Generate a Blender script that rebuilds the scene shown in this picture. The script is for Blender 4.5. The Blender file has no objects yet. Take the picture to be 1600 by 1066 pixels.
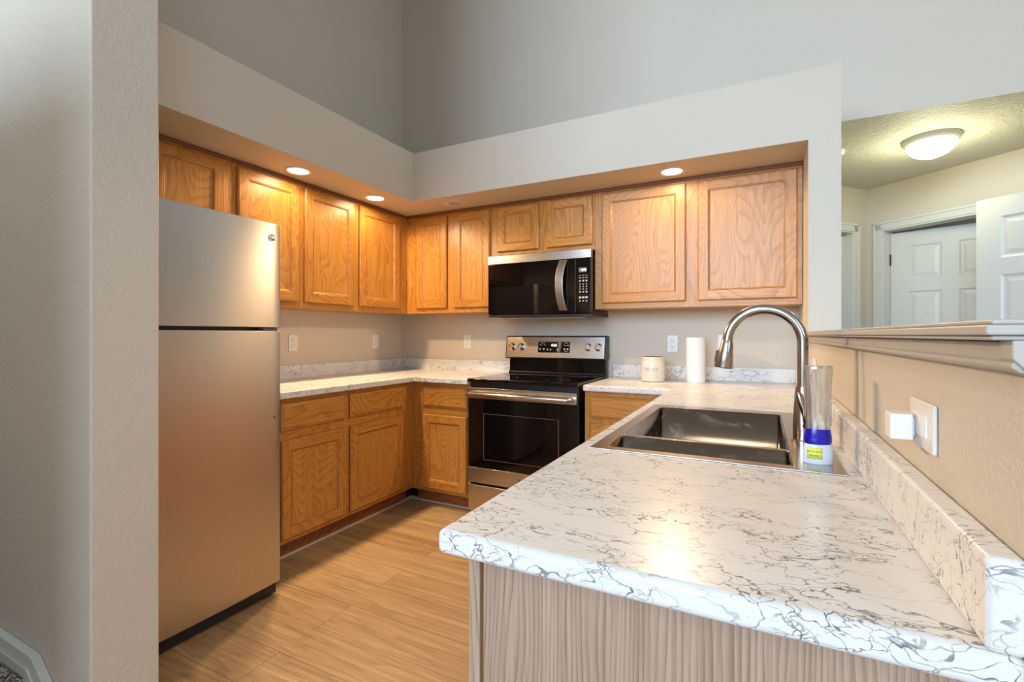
import bpy, bmesh, math, random
from mathutils import Vector, Matrix

S = bpy.context.scene
COL = S.collection
R = math.radians
random.seed(7)

# ---------------------------------------------------------------- camera
cam_d = bpy.data.cameras.new('camera'); cam = bpy.data.objects.new('camera', cam_d); COL.objects.link(cam)
cam.location = (2.8489, -3.4010, 1.2095)
cam.rotation_euler = (R(90), 0, R(27.1343))
cam_d.sensor_width = 36; cam_d.lens = 36*757.54/1600; cam_d.shift_y = -9.65/1600; cam_d.clip_start = .03
S.camera = cam

# ---------------------------------------------------------------- world, daylight, exposure
S.view_settings.view_transform = 'Standard'; S.view_settings.look = 'None'
S.view_settings.gamma = 1; S.view_settings.exposure = 0.62; S.view_settings.use_curve_mapping = False
w = bpy.data.worlds.new('world'); S.world = w; w.use_nodes = True
wn = w.node_tree; bg = wn.nodes['Background']
sky = wn.nodes.new('ShaderNodeTexSky'); sky.sky_type = 'NISHITA'; sky.sun_disc = False
sky.sun_elevation = R(40); sky.sun_rotation = R(200)
wn.links.new(sky.outputs[0], bg.inputs[0]); bg.inputs[1].default_value = .12

def area(name, loc, rot, sx, sy, power, color):
    l = bpy.data.lights.new(name, 'AREA'); l.shape = 'RECTANGLE'; l.size = sx; l.size_y = sy
    l.energy = power; l.color = color
    o = bpy.data.objects.new(name, l); COL.objects.link(o); o.location = loc; o.rotation_euler = rot
    return o
def linear_falloff(l):
    l.use_nodes = True; ln = l.node_tree; fo = ln.nodes.new('ShaderNodeLightFalloff'); fo.inputs['Strength'].default_value = 1.0
    ln.links.new(fo.outputs['Linear'], ln.nodes['Emission'].inputs['Strength'])
DAY = (.57, .76, 1.0)
# daylight entering through the windows of the rear wall behind the camera, the side window and the bedroom
rear = area('daylight_rear_window', (1.2, -10.85, 3.0), (R(97), 0, 0), 5.6, 2.7, 60, DAY)
linear_falloff(rear.data)
area('daylight_side_window', (6.35, -5.6, 2.3), (R(90), 0, R(90)), 2.6, 3.4, 72, DAY)
area('daylight_bedroom_window', (6.3, 2.6, 1.6), (R(90), 0, R(90)), 1.2, 1.2, 5, DAY)
# unseen warm fill light, added above and behind the camera
area('warm_fill', (1.9, -5.6, 4.45), (0, 0, 0), .9, .9, 20, (1, .84, .66))

WARM = (1.0, .70, .40)
# ---------------------------------------------------------------- mesh helpers
def box(bm, x0, x1, y0, y1, z0, z1, mi=0):
    v = [bm.verts.new(p) for p in ((x0,y0,z0),(x1,y0,z0),(x1,y1,z0),(x0,y1,z0),(x0,y0,z1),(x1,y0,z1),(x1,y1,z1),(x0,y1,z1))]
    for f in ((0,3,2,1),(4,5,6,7),(0,1,5,4),(1,2,6,5),(2,3,7,6),(3,0,4,7)):
        bm.faces.new([v[i] for i in f]).material_index = mi
    return v

def prism(bm, pts, axis, a0, a1, mi=0):
    """polygon pts (u,v) extruded along axis. axis 'x':(y,z) 'y':(x,z) 'z':(x,y)"""
    def P(u, v, a):
        return {'x': (a, u, v), 'y': (u, a, v), 'z': (u, v, a)}[axis]
    A = [bm.verts.new(P(u, v, a0)) for u, v in pts]; B = [bm.verts.new(P(u, v, a1)) for u, v in pts]
    n = len(pts)
    fs = [bm.faces.new(A), bm.faces.new(B)]
    for i in range(n): fs.append(bm.faces.new((A[i], A[(i+1) % n], B[(i+1) % n], B[i])))
    for f in fs: f.material_index = mi
    return fs

def lathe(bm, prof, c=(0,0), n=32, sx=1, sy=1, mi=0, caps=True):
    rings = []
    for r, z in prof:
        rings.append([bm.verts.new((c[0]+sx*r*math.cos(2*math.pi*i/n), c[1]+sy*r*math.sin(2*math.pi*i/n), z)) for i in range(n)])
    for a, b in zip(rings, rings[1:]):
        for i in range(n): bm.faces.new((a[i], a[(i+1) % n], b[(i+1) % n], b[i])).material_index = mi
    if caps:
        for r in (rings[0], rings[-1]):
            try: bm.faces.new(r).material_index = mi
            except ValueError: pass
    return rings

def tube(bm, pts, rad, n=16, mi=0):
    pts = [Vector(p) for p in pts]; rings = []
    up = None
    for i, p in enumerate(pts):
        t = (pts[min(i+1, len(pts)-1)] - pts[max(i-1, 0)]).normalized()
        if up is None: up = Vector((0,1,0)) if abs(t.y) < .9 else Vector((1,0,0))
        s = t.cross(up).normalized(); u = s.cross(t).normalized(); up = u
        r = rad[i] if isinstance(rad, (list, tuple)) else rad
        rings.append([bm.verts.new(p + r*(math.cos(2*math.pi*k/n)*s + math.sin(2*math.pi*k/n)*u)) for k in range(n)])
    for a, b in zip(rings, rings[1:]):
        for k in range(n): bm.faces.new((a[k], a[(k+1) % n], b[(k+1) % n], b[k])).material_index = mi
    bm.faces.new(rings[0]).material_index = mi; bm.faces.new(rings[-1]).material_index = mi

def obj(name, bm, mats, parent=None, loc=(0,0,0), rot=(0,0,0), bevel=0, seg=2, smooth=None, angle=35):
    bmesh.ops.recalc_face_normals(bm, faces=bm.faces)
    me = bpy.data.meshes.new(name); bm.to_mesh(me); bm.free()
    for m in (mats if isinstance(mats, (list, tuple)) else [mats]): me.materials.append(m)
    o = bpy.data.objects.new(name, me); COL.objects.link(o)
    o.location = loc; o.rotation_euler = rot
    if parent is not None: o.parent = parent
    if smooth or bevel:
        me.polygons.foreach_set('use_smooth', [True]*len(me.polygons)); me.set_sharp_from_angle(angle=R(angle))
    if bevel:
        b = o.modifiers.new('bevel', 'BEVEL'); b.width = bevel; b.segments = seg; b.limit_method = 'ANGLE'; b.angle_limit = R(40)
        b.harden_normals = True
    return o

def B(name, dims, mats, parent=None, **k):
    bm = bmesh.new(); box(bm, *dims); return obj(name, bm, mats, parent, **k)

def tag(o, label, cat, group=None):
    o['label'] = label; o['category'] = cat
    if group: o['group'] = group
    return o
def thing(name, label, cat, loc=(0,0,0), rz=0, group=None):
    o = bpy.data.objects.new(name, None); COL.objects.link(o); o.location = loc; o.rotation_euler = (0,0,rz)
    o.empty_display_size = .05
    return tag(o, label, cat, group)
def struct(o): o['kind'] = 'structure'; return o

def text_obj(name, body, size, mat, parent, loc, rot, ext=.0006, align='CENTER'):
    c = bpy.data.curves.new(name, 'FONT'); c.body = body; c.size = size; c.extrude = ext; c.align_x = align; c.align_y = 'CENTER'
    t = bpy.data.objects.new(name + '_source', c); COL.objects.link(t)
    bpy.context.view_layer.update()
    dg = bpy.context.evaluated_depsgraph_get()
    me = bpy.data.meshes.new_from_object(t.evaluated_get(dg))
    bpy.data.objects.remove(t); bpy.data.curves.remove(c)
    me.name = name; me.materials.clear(); me.materials.append(mat)
    o = bpy.data.objects.new(name, me); COL.objects.link(o); o.parent = parent; o.location = loc; o.rotation_euler = rot
    return o

def bend(o, r, sy, a0):
    """wrap a flat text mesh (x right, y up) round an upright elliptic cylinder, facing -y turned by a0"""
    for v in o.data.vertices:
        a = v.co.x/r + a0; rr = r + v.co.z
        v.co = (rr*math.sin(a), -sy*rr*math.cos(a), v.co.y)
# ---------------------------------------------------------------- materials
def mat(name):
    m = bpy.data.materials.new(name); m.use_nodes = True
    nt = m.node_tree; return m, nt, nt.nodes['Principled BSDF']
def nd(nt, t, **k):
    n = nt.nodes.new(t)
    for a, v in k.items(): setattr(n, a, v)
    return n
def lk(nt, a, b): nt.links.new(a, b)
def math_n(nt, op, a, b=None, c=None, clamp=False):
    n = nd(nt, 'ShaderNodeMath', operation=op, use_clamp=clamp)
    for i, v in enumerate((a, b, c)):
        if v is None: continue
        if isinstance(v, (int, float)): n.inputs[i].default_value = v
        else: lk(nt, v, n.inputs[i])
    return n.outputs[0]
def noise(nt, vec, scale, detail=2, rough=.5, dist=0):
    n = nd(nt, 'ShaderNodeTexNoise'); n.inputs['Scale'].default_value = scale; n.inputs['Detail'].default_value = detail
    n.inputs['Roughness'].default_value = rough; n.inputs['Distortion'].default_value = dist
    if vec is not None: lk(nt, vec, n.inputs['Vector'])
    return n
def ramp(nt, fac, stops):
    r = nd(nt, 'ShaderNodeValToRGB'); e = r.color_ramp.elements
    while len(e) < len(stops): e.new(.5)
    for el, (p, c) in zip(e, stops): el.position = p; el.color = (*c, 1) if len(c) == 3 else c
    lk(nt, fac, r.inputs[0]); return r.outputs[0]
def mix(nt, fac, a, b, mode='MIX'):
    n = nd(nt, 'ShaderNodeMix', data_type='RGBA', blend_type=mode)
    for s, v in ((n.inputs[0], fac), (n.inputs[6], a), (n.inputs[7], b)):
        if isinstance(v, (int, float)): s.default_value = v
        elif isinstance(v, tuple): s.default_value = (*v, 1)
        else: lk(nt, v, s)
    return n.outputs[2]
def bump(nt, bs, h, strength, dist):
    b = nd(nt, 'ShaderNodeBump'); b.inputs['Strength'].default_value = strength; b.inputs['Distance'].default_value = dist
    lk(nt, h, b.inputs['Height']); lk(nt, b.outputs[0], bs.inputs['Normal'])
def objcoord(nt): return nd(nt, 'ShaderNodeTexCoord').outputs['Object']
def mapped(nt, vec, scale=(1,1,1), rot=(0,0,0)):
    m = nd(nt, 'ShaderNodeMapping'); m.inputs['Scale'].default_value = scale; m.inputs['Rotation'].default_value = rot
    lk(nt, vec, m.inputs['Vector']); return m.outputs[0]

def plain(name, col, rough=.5, metal=0, spec=.5, emit=None, estr=0, coat=0):
    m, nt, b = mat(name)
    n = noise(nt, objcoord(nt), 35, 3)
    lk(nt, mix(nt, n.outputs[0], tuple(c*.96 for c in col), tuple(min(1, c*1.04) for c in col)), b.inputs['Base Color'])
    b.inputs['Roughness'].default_value = rough; b.inputs['Metallic'].default_value = metal
    b.inputs['Specular IOR Level'].default_value = spec; b.inputs['Coat Weight'].default_value = coat
    if emit:
        b.inputs['Emission Color'].default_value = (*emit, 1); b.inputs['Emission Strength'].default_value = estr
    return m

def paint(name, col, bscale=130, bstr=.15, bdist=.0015, rough=.6):
    m, nt, b = mat(name)
    v = objcoord(nt)
    n1 = noise(nt, v, 2.2, 3); n2 = noise(nt, v, bscale, 3, .55); n3 = noise(nt, v, bscale*.45, 2)
    lk(nt, mix(nt, n1.outputs[0], tuple(c*.97 for c in col), tuple(min(1, c*1.03) for c in col)), b.inputs['Base Color'])
    h = math_n(nt, 'ADD', n2.outputs[0], n3.outputs[0])
    h2 = ramp(nt, math_n(nt, 'MULTIPLY', h, .5), [(.40, (0,0,0)), (.62, (1,1,1))])
    bump(nt, b, h2, bstr, bdist)
    b.inputs['Roughness'].default_value = rough; b.inputs['Specular IOR Level'].default_value = .3
    return m

def oak(name, axis, light, mid, dark, rough=.34, freq=1.0, ringk=.26, arch=46.0, bsc=2.4, zs=.30, lin=11.0):
    m, nt, b = mat(name)
    co = objcoord(nt)
    oi = nd(nt, 'ShaderNodeObjectInfo')
    off = nd(nt, 'ShaderNodeVectorMath', operation='MULTIPLY_ADD')
    cmb = nd(nt, 'ShaderNodeCombineXYZ')
    for i in range(3): lk(nt, oi.outputs['Random'], cmb.inputs[i])
    lk(nt, cmb.outputs[0], off.inputs[0]); off.inputs[1].default_value = (37, 53, 71); lk(nt, co, off.inputs[2])
    v = off.outputs[0]
    if axis == 'X': v = mapped(nt, v, (1,1,1), (0, R(90), 0))
    big = noise(nt, mapped(nt, v, (1, 1, zs)), bsc, 2, .45)
    fine = noise(nt, mapped(nt, v, (1, 1, .10)), 22, 2, .5)
    sep = nd(nt, 'ShaderNodeSeparateXYZ'); lk(nt, v, sep.inputs[0])
    # growth rings: a saw over x plus a slow field, so lines run along the grain and meet in arches
    ph = math_n(nt, 'ADD', math_n(nt, 'MULTIPLY', math_n(nt, 'ADD', sep.outputs[0], math_n(nt, 'MULTIPLY', sep.outputs[1], .6)), lin), math_n(nt, 'MULTIPLY', big.outputs[0], arch))
    ph = math_n(nt, 'ADD', ph, math_n(nt, 'MULTIPLY', fine.outputs[0], 1.6))
    fr = math_n(nt, 'FRACT', ph)
    rings = math_n(nt, 'POWER', fr, 3.0)
    pores = noise(nt, mapped(nt, v, (1, 1, .022)), 210, 3, .7)
    pm = ramp(nt, pores.outputs[0], [(.40, (1,1,1)), (.56, (0,0,0))])
    streak = noise(nt, mapped(nt, v, (1,1,.04)), 30, 3, .6)
    f1 = math_n(nt, 'ADD', math_n(nt, 'MULTIPLY', rings, ringk), math_n(nt, 'MULTIPLY', streak.outputs[0], .42))
    c = ramp(nt, f1, [(.12, light), (.34, mid), (.85, dark)])
    dens = math_n(nt, 'MULTIPLY_ADD', rings, .40, .30)
    c = mix(nt, math_n(nt, 'MULTIPLY', pm, dens), c, dark)
    lk(nt, c, b.inputs['Base Color'])
    b.inputs['Roughness'].default_value = rough; b.inputs['Specular IOR Level'].default_value = .45
    bump(nt, b, pores.outputs[0], .08, .0006)
    return m

def marble(name):
    m, nt, b = mat(name)
    co = objcoord(nt)
    def warp(vec, scale, det, amt):
        n = noise(nt, vec, scale, det, .6)
        s_ = nd(nt, 'ShaderNodeVectorMath', operation='SUBTRACT'); lk(nt, n.outputs['Color'], s_.inputs[0]); s_.inputs[1].default_value = (.5,.5,.5)
        q = nd(nt, 'ShaderNodeVectorMath', operation='MULTIPLY_ADD'); lk(nt, s_.outputs[0], q.inputs[0]); q.inputs[1].default_value = (amt,)*3
        lk(nt, vec, q.inputs[2]); return q.outputs[0]
    def smooth(x, a, b_, lo=0, hi=1):
        mr = nd(nt, 'ShaderNodeMapRange', interpolation_type='SMOOTHSTEP'); lk(nt, x, mr.inputs[0])
        for k, val in enumerate((a, b_, lo, hi)): mr.inputs[1+k].default_value = val
        return mr.outputs[0]
    def mask(scale, lo, hi, vec):
        return smooth(noise(nt, vec, scale, 2, .55).outputs[0], lo, hi)
    st = mapped(nt, co, (.62, 1.25, 1.0), (0, 0, R(14)))
    va = warp(warp(st, 5, 4, .34), 34, 3, .030)
    vb = warp(warp(mapped(nt, st, (1,1,1), (R(31), R(17), R(63))), 7, 4, .26), 45, 3, .022)
    def cells(vec, scale, width):
        vo = nd(nt, 'ShaderNodeTexVoronoi', feature='DISTANCE_TO_EDGE'); vo.inputs['Scale'].default_value = scale; lk(nt, vec, vo.inputs['Vector'])
        return smooth(vo.outputs[0], width*.25, width, 1, 0)
    a = math_n(nt, 'MULTIPLY', cells(va, 7.5, .012), mask(6, .44, .54, st))
    bb = math_n(nt, 'MULTIPLY', cells(vb, 15, .020), mask(5, .47, .56, va))
    cc = math_n(nt, 'MULTIPLY', cells(va, 31, .038), mask(7, .50, .60, vb))
    d = math_n(nt, 'MULTIPLY', cells(vb, 10, .014), mask(4, .42, .56, vb))
    f = math_n(nt, 'MAXIMUM', math_n(nt, 'MAXIMUM', a, math_n(nt, 'MULTIPLY', bb, .95)), math_n(nt, 'MAXIMUM', math_n(nt, 'MULTIPLY', cc, .8), math_n(nt, 'MULTIPLY', d, .6)))
    f = math_n(nt, 'MULTIPLY', f, math_n(nt, 'MULTIPLY_ADD', noise(nt, co, 60, 2).outputs[0], 1.0, .45), clamp=True)
    cloud = noise(nt, co, 3, 3)
    base = mix(nt, cloud.outputs[0], (.70, .685, .66), (.80, .785, .76))
    c = mix(nt, math_n(nt, 'MULTIPLY', f, .9), base, (.055, .05, .05))
    lk(nt, c, b.inputs['Base Color']); b.inputs['Roughness'].default_value = .26; b.inputs['Specular IOR Level'].default_value = .22
    return m

def steel(name, axis='Z', col=(.60, .575, .54), rough=.30, wav=0, aniso=0):
    m, nt, b = mat(name)
    co = objcoord(nt)
    sc = {'X': (.012, 1, 1), 'Y': (1, .012, 1), 'Z': (1, 1, .012)}[axis]
    n = noise(nt, mapped(nt, co, sc), 420, 3, .7)
    lk(nt, mix(nt, n.outputs[0], tuple(c*.90 for c in col), tuple(min(1, c*1.06) for c in col)), b.inputs['Base Color'])
    rr = math_n(nt, 'MULTIPLY_ADD', n.outputs[0], .10, rough-.05); lk(nt, rr, b.inputs['Roughness'])
    b.inputs['Metallic'].default_value = 1
    if aniso:
        tg = nd(nt, 'ShaderNodeTangent', direction_type='RADIAL', axis='Z'); lk(nt, tg.outputs[0], b.inputs['Tangent'])
        b.inputs['Anisotropic'].default_value = aniso; b.inputs['Anisotropic Rotation'].default_value = .25
    if wav:
        n2 = noise(nt, mapped(nt, co, (1, 1, .55)), 2.6, 1)
        bump(nt, b, n2.outputs[0], wav, .02)
    else: bump(nt, b, n.outputs[0], .03, .0005)
    return m

def floor_mat():
    m, nt, b = mat('vinyl_plank')
    co = objcoord(nt)
    br = nd(nt, 'ShaderNodeTexBrick'); br.offset = .37; br.offset_frequency = 2; br.squash = 1
    lk(nt, co, br.inputs['Vector']); br.inputs['Scale'].default_value = 1
    br.inputs['Brick Width'].default_value = 1.22; br.inputs['Row Height'].default_value = .18
    br.inputs['Mortar Size'].default_value = .0014; br.inputs['Mortar Smooth'].default_value = .1; br.inputs['Bias'].default_value = 0
    br.inputs['Color1'].default_value = (0,0,0,1); br.inputs['Color2'].default_value = (1,1,1,1); br.inputs['Mortar'].default_value = (.5,.5,.5,1)
    # per-plank offset for the grain
    off = nd(nt, 'ShaderNodeVectorMath', operation='MULTIPLY_ADD'); lk(nt, br.outputs['Color'], off.inputs[0]); off.inputs[1].default_value = (9, 5, 3); lk(nt, co, off.inputs[2])
    o_ = off.outputs[0]
    g1 = noise(nt, mapped(nt, o_, (.09, 1, 1)), 7, 3, .55); g2 = noise(nt, mapped(nt, o_, (.03, 1, 1)), 75, 3, .65); g3 = noise(nt, mapped(nt, o_, (.06, 1, 1)), 16, 4, .6)
    sp = nd(nt, 'ShaderNodeSeparateXYZ'); lk(nt, o_, sp.inputs[0])
    fr = math_n(nt, 'POWER', math_n(nt, 'FRACT', math_n(nt, 'MULTIPLY_ADD', g1.outputs[0], 9, math_n(nt, 'MULTIPLY', sp.outputs[1], 18))), 2.5)
    f = math_n(nt, 'ADD', math_n(nt, 'MULTIPLY', fr, .13), math_n(nt, 'MULTIPLY_ADD', g2.outputs[0], .55, math_n(nt, 'MULTIPLY', g3.outputs[0], .5)))
    c = ramp(nt, f, [(.34, (.53, .365, .195)), (.50, (.41, .265, .13)), (.74, (.23, .135, .06))])
    fp = noise(nt, mapped(nt, o_, (.018, 1, 1)), 190, 3, .7)
    c = mix(nt, ramp(nt, fp.outputs[0], [(.38, (.42,)*3), (.54, (0,)*3)]), c, (.20, .115, .05))
    kn = noise(nt, mapped(nt, off.outputs[0], (.40, 1, 1)), 7.5, 5, .65)
    kf = ramp(nt, kn.outputs[0], [(.60, (0,0,0)), (.72, (1,1,1))])
    c = mix(nt, math_n(nt, 'MULTIPLY', kf, .6), c, (.14, .075, .032))
    c = mix(nt, math_n(nt, 'MULTIPLY', br.outputs['Color'], .22), c, (.58, .42, .25))
    c = mix(nt, math_n(nt, 'MULTIPLY', br.outputs['Fac'], .75), c, (.09, .05, .025))
    lk(nt, c, b.inputs['Base Color']); b.inputs['Roughness'].default_value = .42; b.inputs['Specular IOR Level'].default_value = .4
    bump(nt, b, g2.outputs[0], .08, .0008)
    return m

def carpet_mat():
    m, nt, b = mat('carpet')
    n = noise(nt, objcoord(nt), 120, 2, .6)
    lk(nt, ramp(nt, n.outputs[0], [(.40, (.075, .055, .04)), (.5, (.32, .27, .22)), (.60, (.66, .60, .53))]), b.inputs['Base Color'])
    b.inputs['Roughness'].default_value = .95; b.inputs['Specular IOR Level'].default_value = .1
    bump(nt, b, n.outputs[0], .9, .008); return m

def film(name, tint, gloss=.12):
    m = bpy.data.materials.new(name); m.use_nodes = True; nt = m.node_tree; nt.nodes.clear()
    out = nd(nt, 'ShaderNodeOutputMaterial'); tr = nd(nt, 'ShaderNodeBsdfTransparent'); gl = nd(nt, 'ShaderNodeBsdfGlossy')
    tr.inputs[0].default_value = (*tint, 1); gl.inputs['Roughness'].default_value = .08
    lw = nd(nt, 'ShaderNodeLayerWeight'); lw.inputs['Blend'].default_value = .35
    tcn = noise(nt, mapped(nt, objcoord(nt), (1, 1, .10)), 130, 2)
    f = math_n(nt, 'ADD', math_n(nt, 'MULTIPLY', lw.outputs['Facing'], .65), math_n(nt, 'MULTIPLY', tcn.outputs[0], gloss), clamp=True)
    df = nd(nt, 'ShaderNodeBsdfDiffuse'); df.inputs[0].default_value = (.82, .80, .77, 1); m0 = nd(nt, 'ShaderNodeMixShader')
    lk(nt, ramp(nt, tcn.outputs[0], [(.42, (.05,)*3), (.62, (.34,)*3)]), m0.inputs[0]); lk(nt, tr.outputs[0], m0.inputs[1]); lk(nt, df.outputs[0], m0.inputs[2])  # whitish upright streaks painted in place of reflections on the plastic
    mx = nd(nt, 'ShaderNodeMixShader'); lk(nt, f, mx.inputs[0]); lk(nt, m0.outputs[0], mx.inputs[1]); lk(nt, gl.outputs[0], mx.inputs[2])
    bp = nd(nt, 'ShaderNodeBump'); bp.inputs['Strength'].default_value = .5; bp.inputs['Distance'].default_value = .002
    lk(nt, tcn.outputs[0], bp.inputs['Height']); lk(nt, bp.outputs[0], gl.inputs['Normal'])
    lk(nt, mx.outputs[0], out.inputs[0]); return m

M = {}
WALLC = (.62, .55, .452)
M['wall'] = paint('wall_paint', WALLC)
M['wall_rough'] = paint('wall_paint_orange_peel', WALLC, 190, .42, .0022)
M['ceiling'] = paint('ceiling_paint', (.66, .64, .58), 70, .6, .005)
M['white'] = plain('white_trim_paint', (.66, .645, .60), .4)
M['door'] = plain('white_door_paint', (.64, .625, .58), .42)
OL, OM, OD = (.60, .290, .062), (.50, .212, .036), (.27, .088, .012)
M['oak_v'] = oak('honey_oak_upright', 'Z', OL, OM, OD)
M['oak_h'] = oak('honey_oak_level', 'X', OL, OM, OD)
M['oak_p'] = oak('honey_oak_panel', 'Z', (.61, .305, .070), (.52, .228, .042), (.28, .095, .014), arch=58.0)
M['oak_pale'] = oak('pale_oak_veneer', 'Z', (.47, .335, .245), (.39, .262, .18), (.20, .12, .075), .5, ringk=.40, arch=8.0, bsc=13.0, zs=.15, lin=210.0)
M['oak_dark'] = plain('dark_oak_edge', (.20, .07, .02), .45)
M['oak_edge_shadow'] = plain('stained_oak_edge_shadow', (.27, .085, .016), .4)  # stained edge colour, darkened to paint shadow lines round doors and drawers
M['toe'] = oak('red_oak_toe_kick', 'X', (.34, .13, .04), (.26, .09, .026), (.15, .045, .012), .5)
M['marble'] = marble('white_veined_laminate')
M['steel_v'] = steel('brushed_steel_upright', 'Z', (.58, .57, .55), rough=.30, wav=.14, aniso=.7)
M['steel_h'] = steel('brushed_steel_level', 'X', (.58, .55, .51), .26)
M['steel_sink'] = steel('sink_steel', 'Y', (.50, .46, .40), .24)
M['steel_bowl'] = steel('bowl_steel_reflection_tint', 'X', (.25, .19, .14), .17)  # rim steel darkened; the bowl's brown reflections are put into the colour
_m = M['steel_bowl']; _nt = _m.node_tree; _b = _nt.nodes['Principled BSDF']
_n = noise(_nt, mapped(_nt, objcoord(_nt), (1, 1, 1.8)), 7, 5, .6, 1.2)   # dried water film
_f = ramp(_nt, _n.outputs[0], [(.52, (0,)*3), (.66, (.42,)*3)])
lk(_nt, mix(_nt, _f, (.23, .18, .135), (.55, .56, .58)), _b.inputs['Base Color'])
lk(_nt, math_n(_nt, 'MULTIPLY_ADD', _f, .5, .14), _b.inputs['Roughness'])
M['nickel'] = steel('brushed_nickel', 'Z', (.44, .40, .35), .22)
M['chrome'] = plain('chrome', (.80, .78, .75), .12, 1)
M['black'] = plain('black_plastic', (.012, .011, .011), .35)
M['gloss'] = plain('black_glass', (.004, .003, .003), .035, 0, .42)
M['dgrey'] = plain('dark_grey_metal', (.10, .095, .09), .45)
M['plate'] = plain('white_plastic_plate', (.78, .76, .71), .35)
M['white_pl'] = plain('white_plastic', (.80, .79, .77), .4)
M['paper'] = plain('white_paper', (.82, .80, .77), .9)
M['ceramic'] = plain('cream_ceramic', (.70, .62, .52), .3)
M['carpet'] = carpet_mat(); M['floor'] = floor_mat()
M['lamp'] = plain('lamp_glow', (1, .95, .85), .5, emit=(1, .86, .66), estr=9)
M['lampoff'] = plain('unlit_lamp', (.60, .55, .47), .5)
M['dome'] = plain('frosted_glass_glow', (1, .97, .88), .5, emit=(1, .95, .74), estr=2.6)
M['digit'] = plain('display_glow', (.8, .9, .95), .4, emit=(.85, .95, 1), estr=2.2)
M['legend'] = plain('grey_legend_print', (.55, .53, .50), .5)
M['lcd'] = plain('grey_display', (.22, .21, .18), .3)
M['bottle'] = film('clear_plastic', (.90, .89, .87), .75)
M['soap'] = plain('blue_soap', (.006, .006, .34), .12)
M['cap'] = plain('translucent_cap', (.62, .68, .80), .35)
M['yellow'] = plain('yellow_label', (.75, .78, .10), .4)
M['ink'] = plain('black_ink', (.02, .02, .03), .5)
M['ceramic_dark'] = plain('lettering_shade', (.42, .35, .28), .4)
M['brown'] = plain('dark_wax', (.16, .07, .035), .5)
M['hinge'] = plain('black_hinge', (.02, .018, .015), .4)
M['greytrim'] = paint('shelf_paint', (.50, .46, .405), 40, .12, .001, .45)

# ================================================================ THE SETTING
H = 4.75
bm = bmesh.new(); box(bm, -2.1, 6.6, -11.1, 3.6, -.06, 0); struct(obj('floor', bm, M['floor']))
bm = bmesh.new(); box(bm, -2.1, 6.6, -11.1, .12, H, H+.1); struct(obj('ceiling', bm, M['ceiling']))
bm = bmesh.new(); box(bm, -.12, 0, -2.602, .12, 0, H); struct(obj('wall_left', bm, M['wall']))
bm = bmesh.new(); prism(bm, [(0, 0), (3.1885, 0), (3.1885, 2.458), (6.6, 2.458), (6.6, H), (0, H)], 'y', 0, .12)
struct(obj('wall_back', bm, M['wall']))
bm = bmesh.new(); box(bm, -2.0, 1.27, -2.768, -2.602, 0, H); struct(obj('wall_stair', bm, M['wall_rough'], bevel=.006, seg=3))
DS = .6545; ZS, ZT = 2.1553, 2.4976; XR = 3.055; XC = 3.1885; PW = 3.068
bm = bmesh.new(); prism(bm, [(0, -2.602), (DS, -2.602), (DS, -DS), (XR, -DS), (XR, 0), (0, 0)], 'z', ZS, ZT)
struct(obj('ceiling_soffit', bm, M['wall']))
# column at the end of the back wall run and the half wall behind the sink
bm = bmesh.new(); prism(bm, [(-DS, 0), (0, 0), (0, ZT), (-DS, ZT)], 'x', XR, XC)
struct(obj('wall_column', bm, M['wall']))
bm = bmesh.new(); box(bm, PW, XC, -2.805, -DS, 0, 1.203); struct(obj('wall_right', bm, M['wall_rough'], bevel=.006))
# ledge on the half wall (moulded cap) and the frieze moulding under it
bm = bmesh.new()
for (e, z0, z1) in ((.037, 1.2045, 1.209), (.042, 1.209, 1.2185), (.037, 1.2185, 1.2235)):
    box(bm, PW-e, XC+.12+e, -2.788-e, -DS, z0, z1)
struct(obj('trim_1', bm, M['greytrim'], bevel=.0025))
bm = bmesh.new()
prof = [(0, 1.203), (-.010, 1.203), (-.010, 1.187), (-.0135, 1.184), (-.0135, 1.180), (-.008, 1.1755), (0, 1.1745)]
prism(bm, [(PW-.008+a*1.1, z) for a, z in prof[1:-1]]+[(PW, 1.1745), (PW, 1.2045)], 'y', -2.822, -DS)
prism(bm, [(PW-.0235, 1.2045), (PW-.0235, 1.188), (PW-.017, 1.181), (PW-.012, 1.173), (XC, 1.173), (XC, 1.2045)], 'y', -2.826, -2.80)
struct(obj('trim_2', bm, M['greytrim'], bevel=.0015))
# stair step with carpet and its skirt board
bm = bmesh.new(); box(bm, -2.0, .90, -3.86, -2.7685, 0, .186)
struct(obj('stair_step', bm, M['carpet'], bevel=.02, seg=3))
bm = bmesh.new()
yk = -2.7685
prism(bm, [(-2, .275), (.972, .275), (1.27, .075), (1.27, .0), (1.22, 0), (.935, .228), (-2, .228)], 'y', yk-.016, yk)
prism(bm, [(-2, .279), (.974, .279), (1.27, .080), (1.27, .065), (.966, .266), (-2, .266)], 'y', yk-.022, yk)
prism(bm, [(-2, .233), (.938, .233), (1.225, .003), (1.205, .003), (.933, .226), (-2, .226)], 'y', yk-.021, yk)
prism(bm, [(-2, .229), (.935, .229), (1.22, 0), (-2, 0)], 'y', yk-.009, yk)
struct(obj('baseboard_stair', bm, M['white'], bevel=.002))

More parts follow.
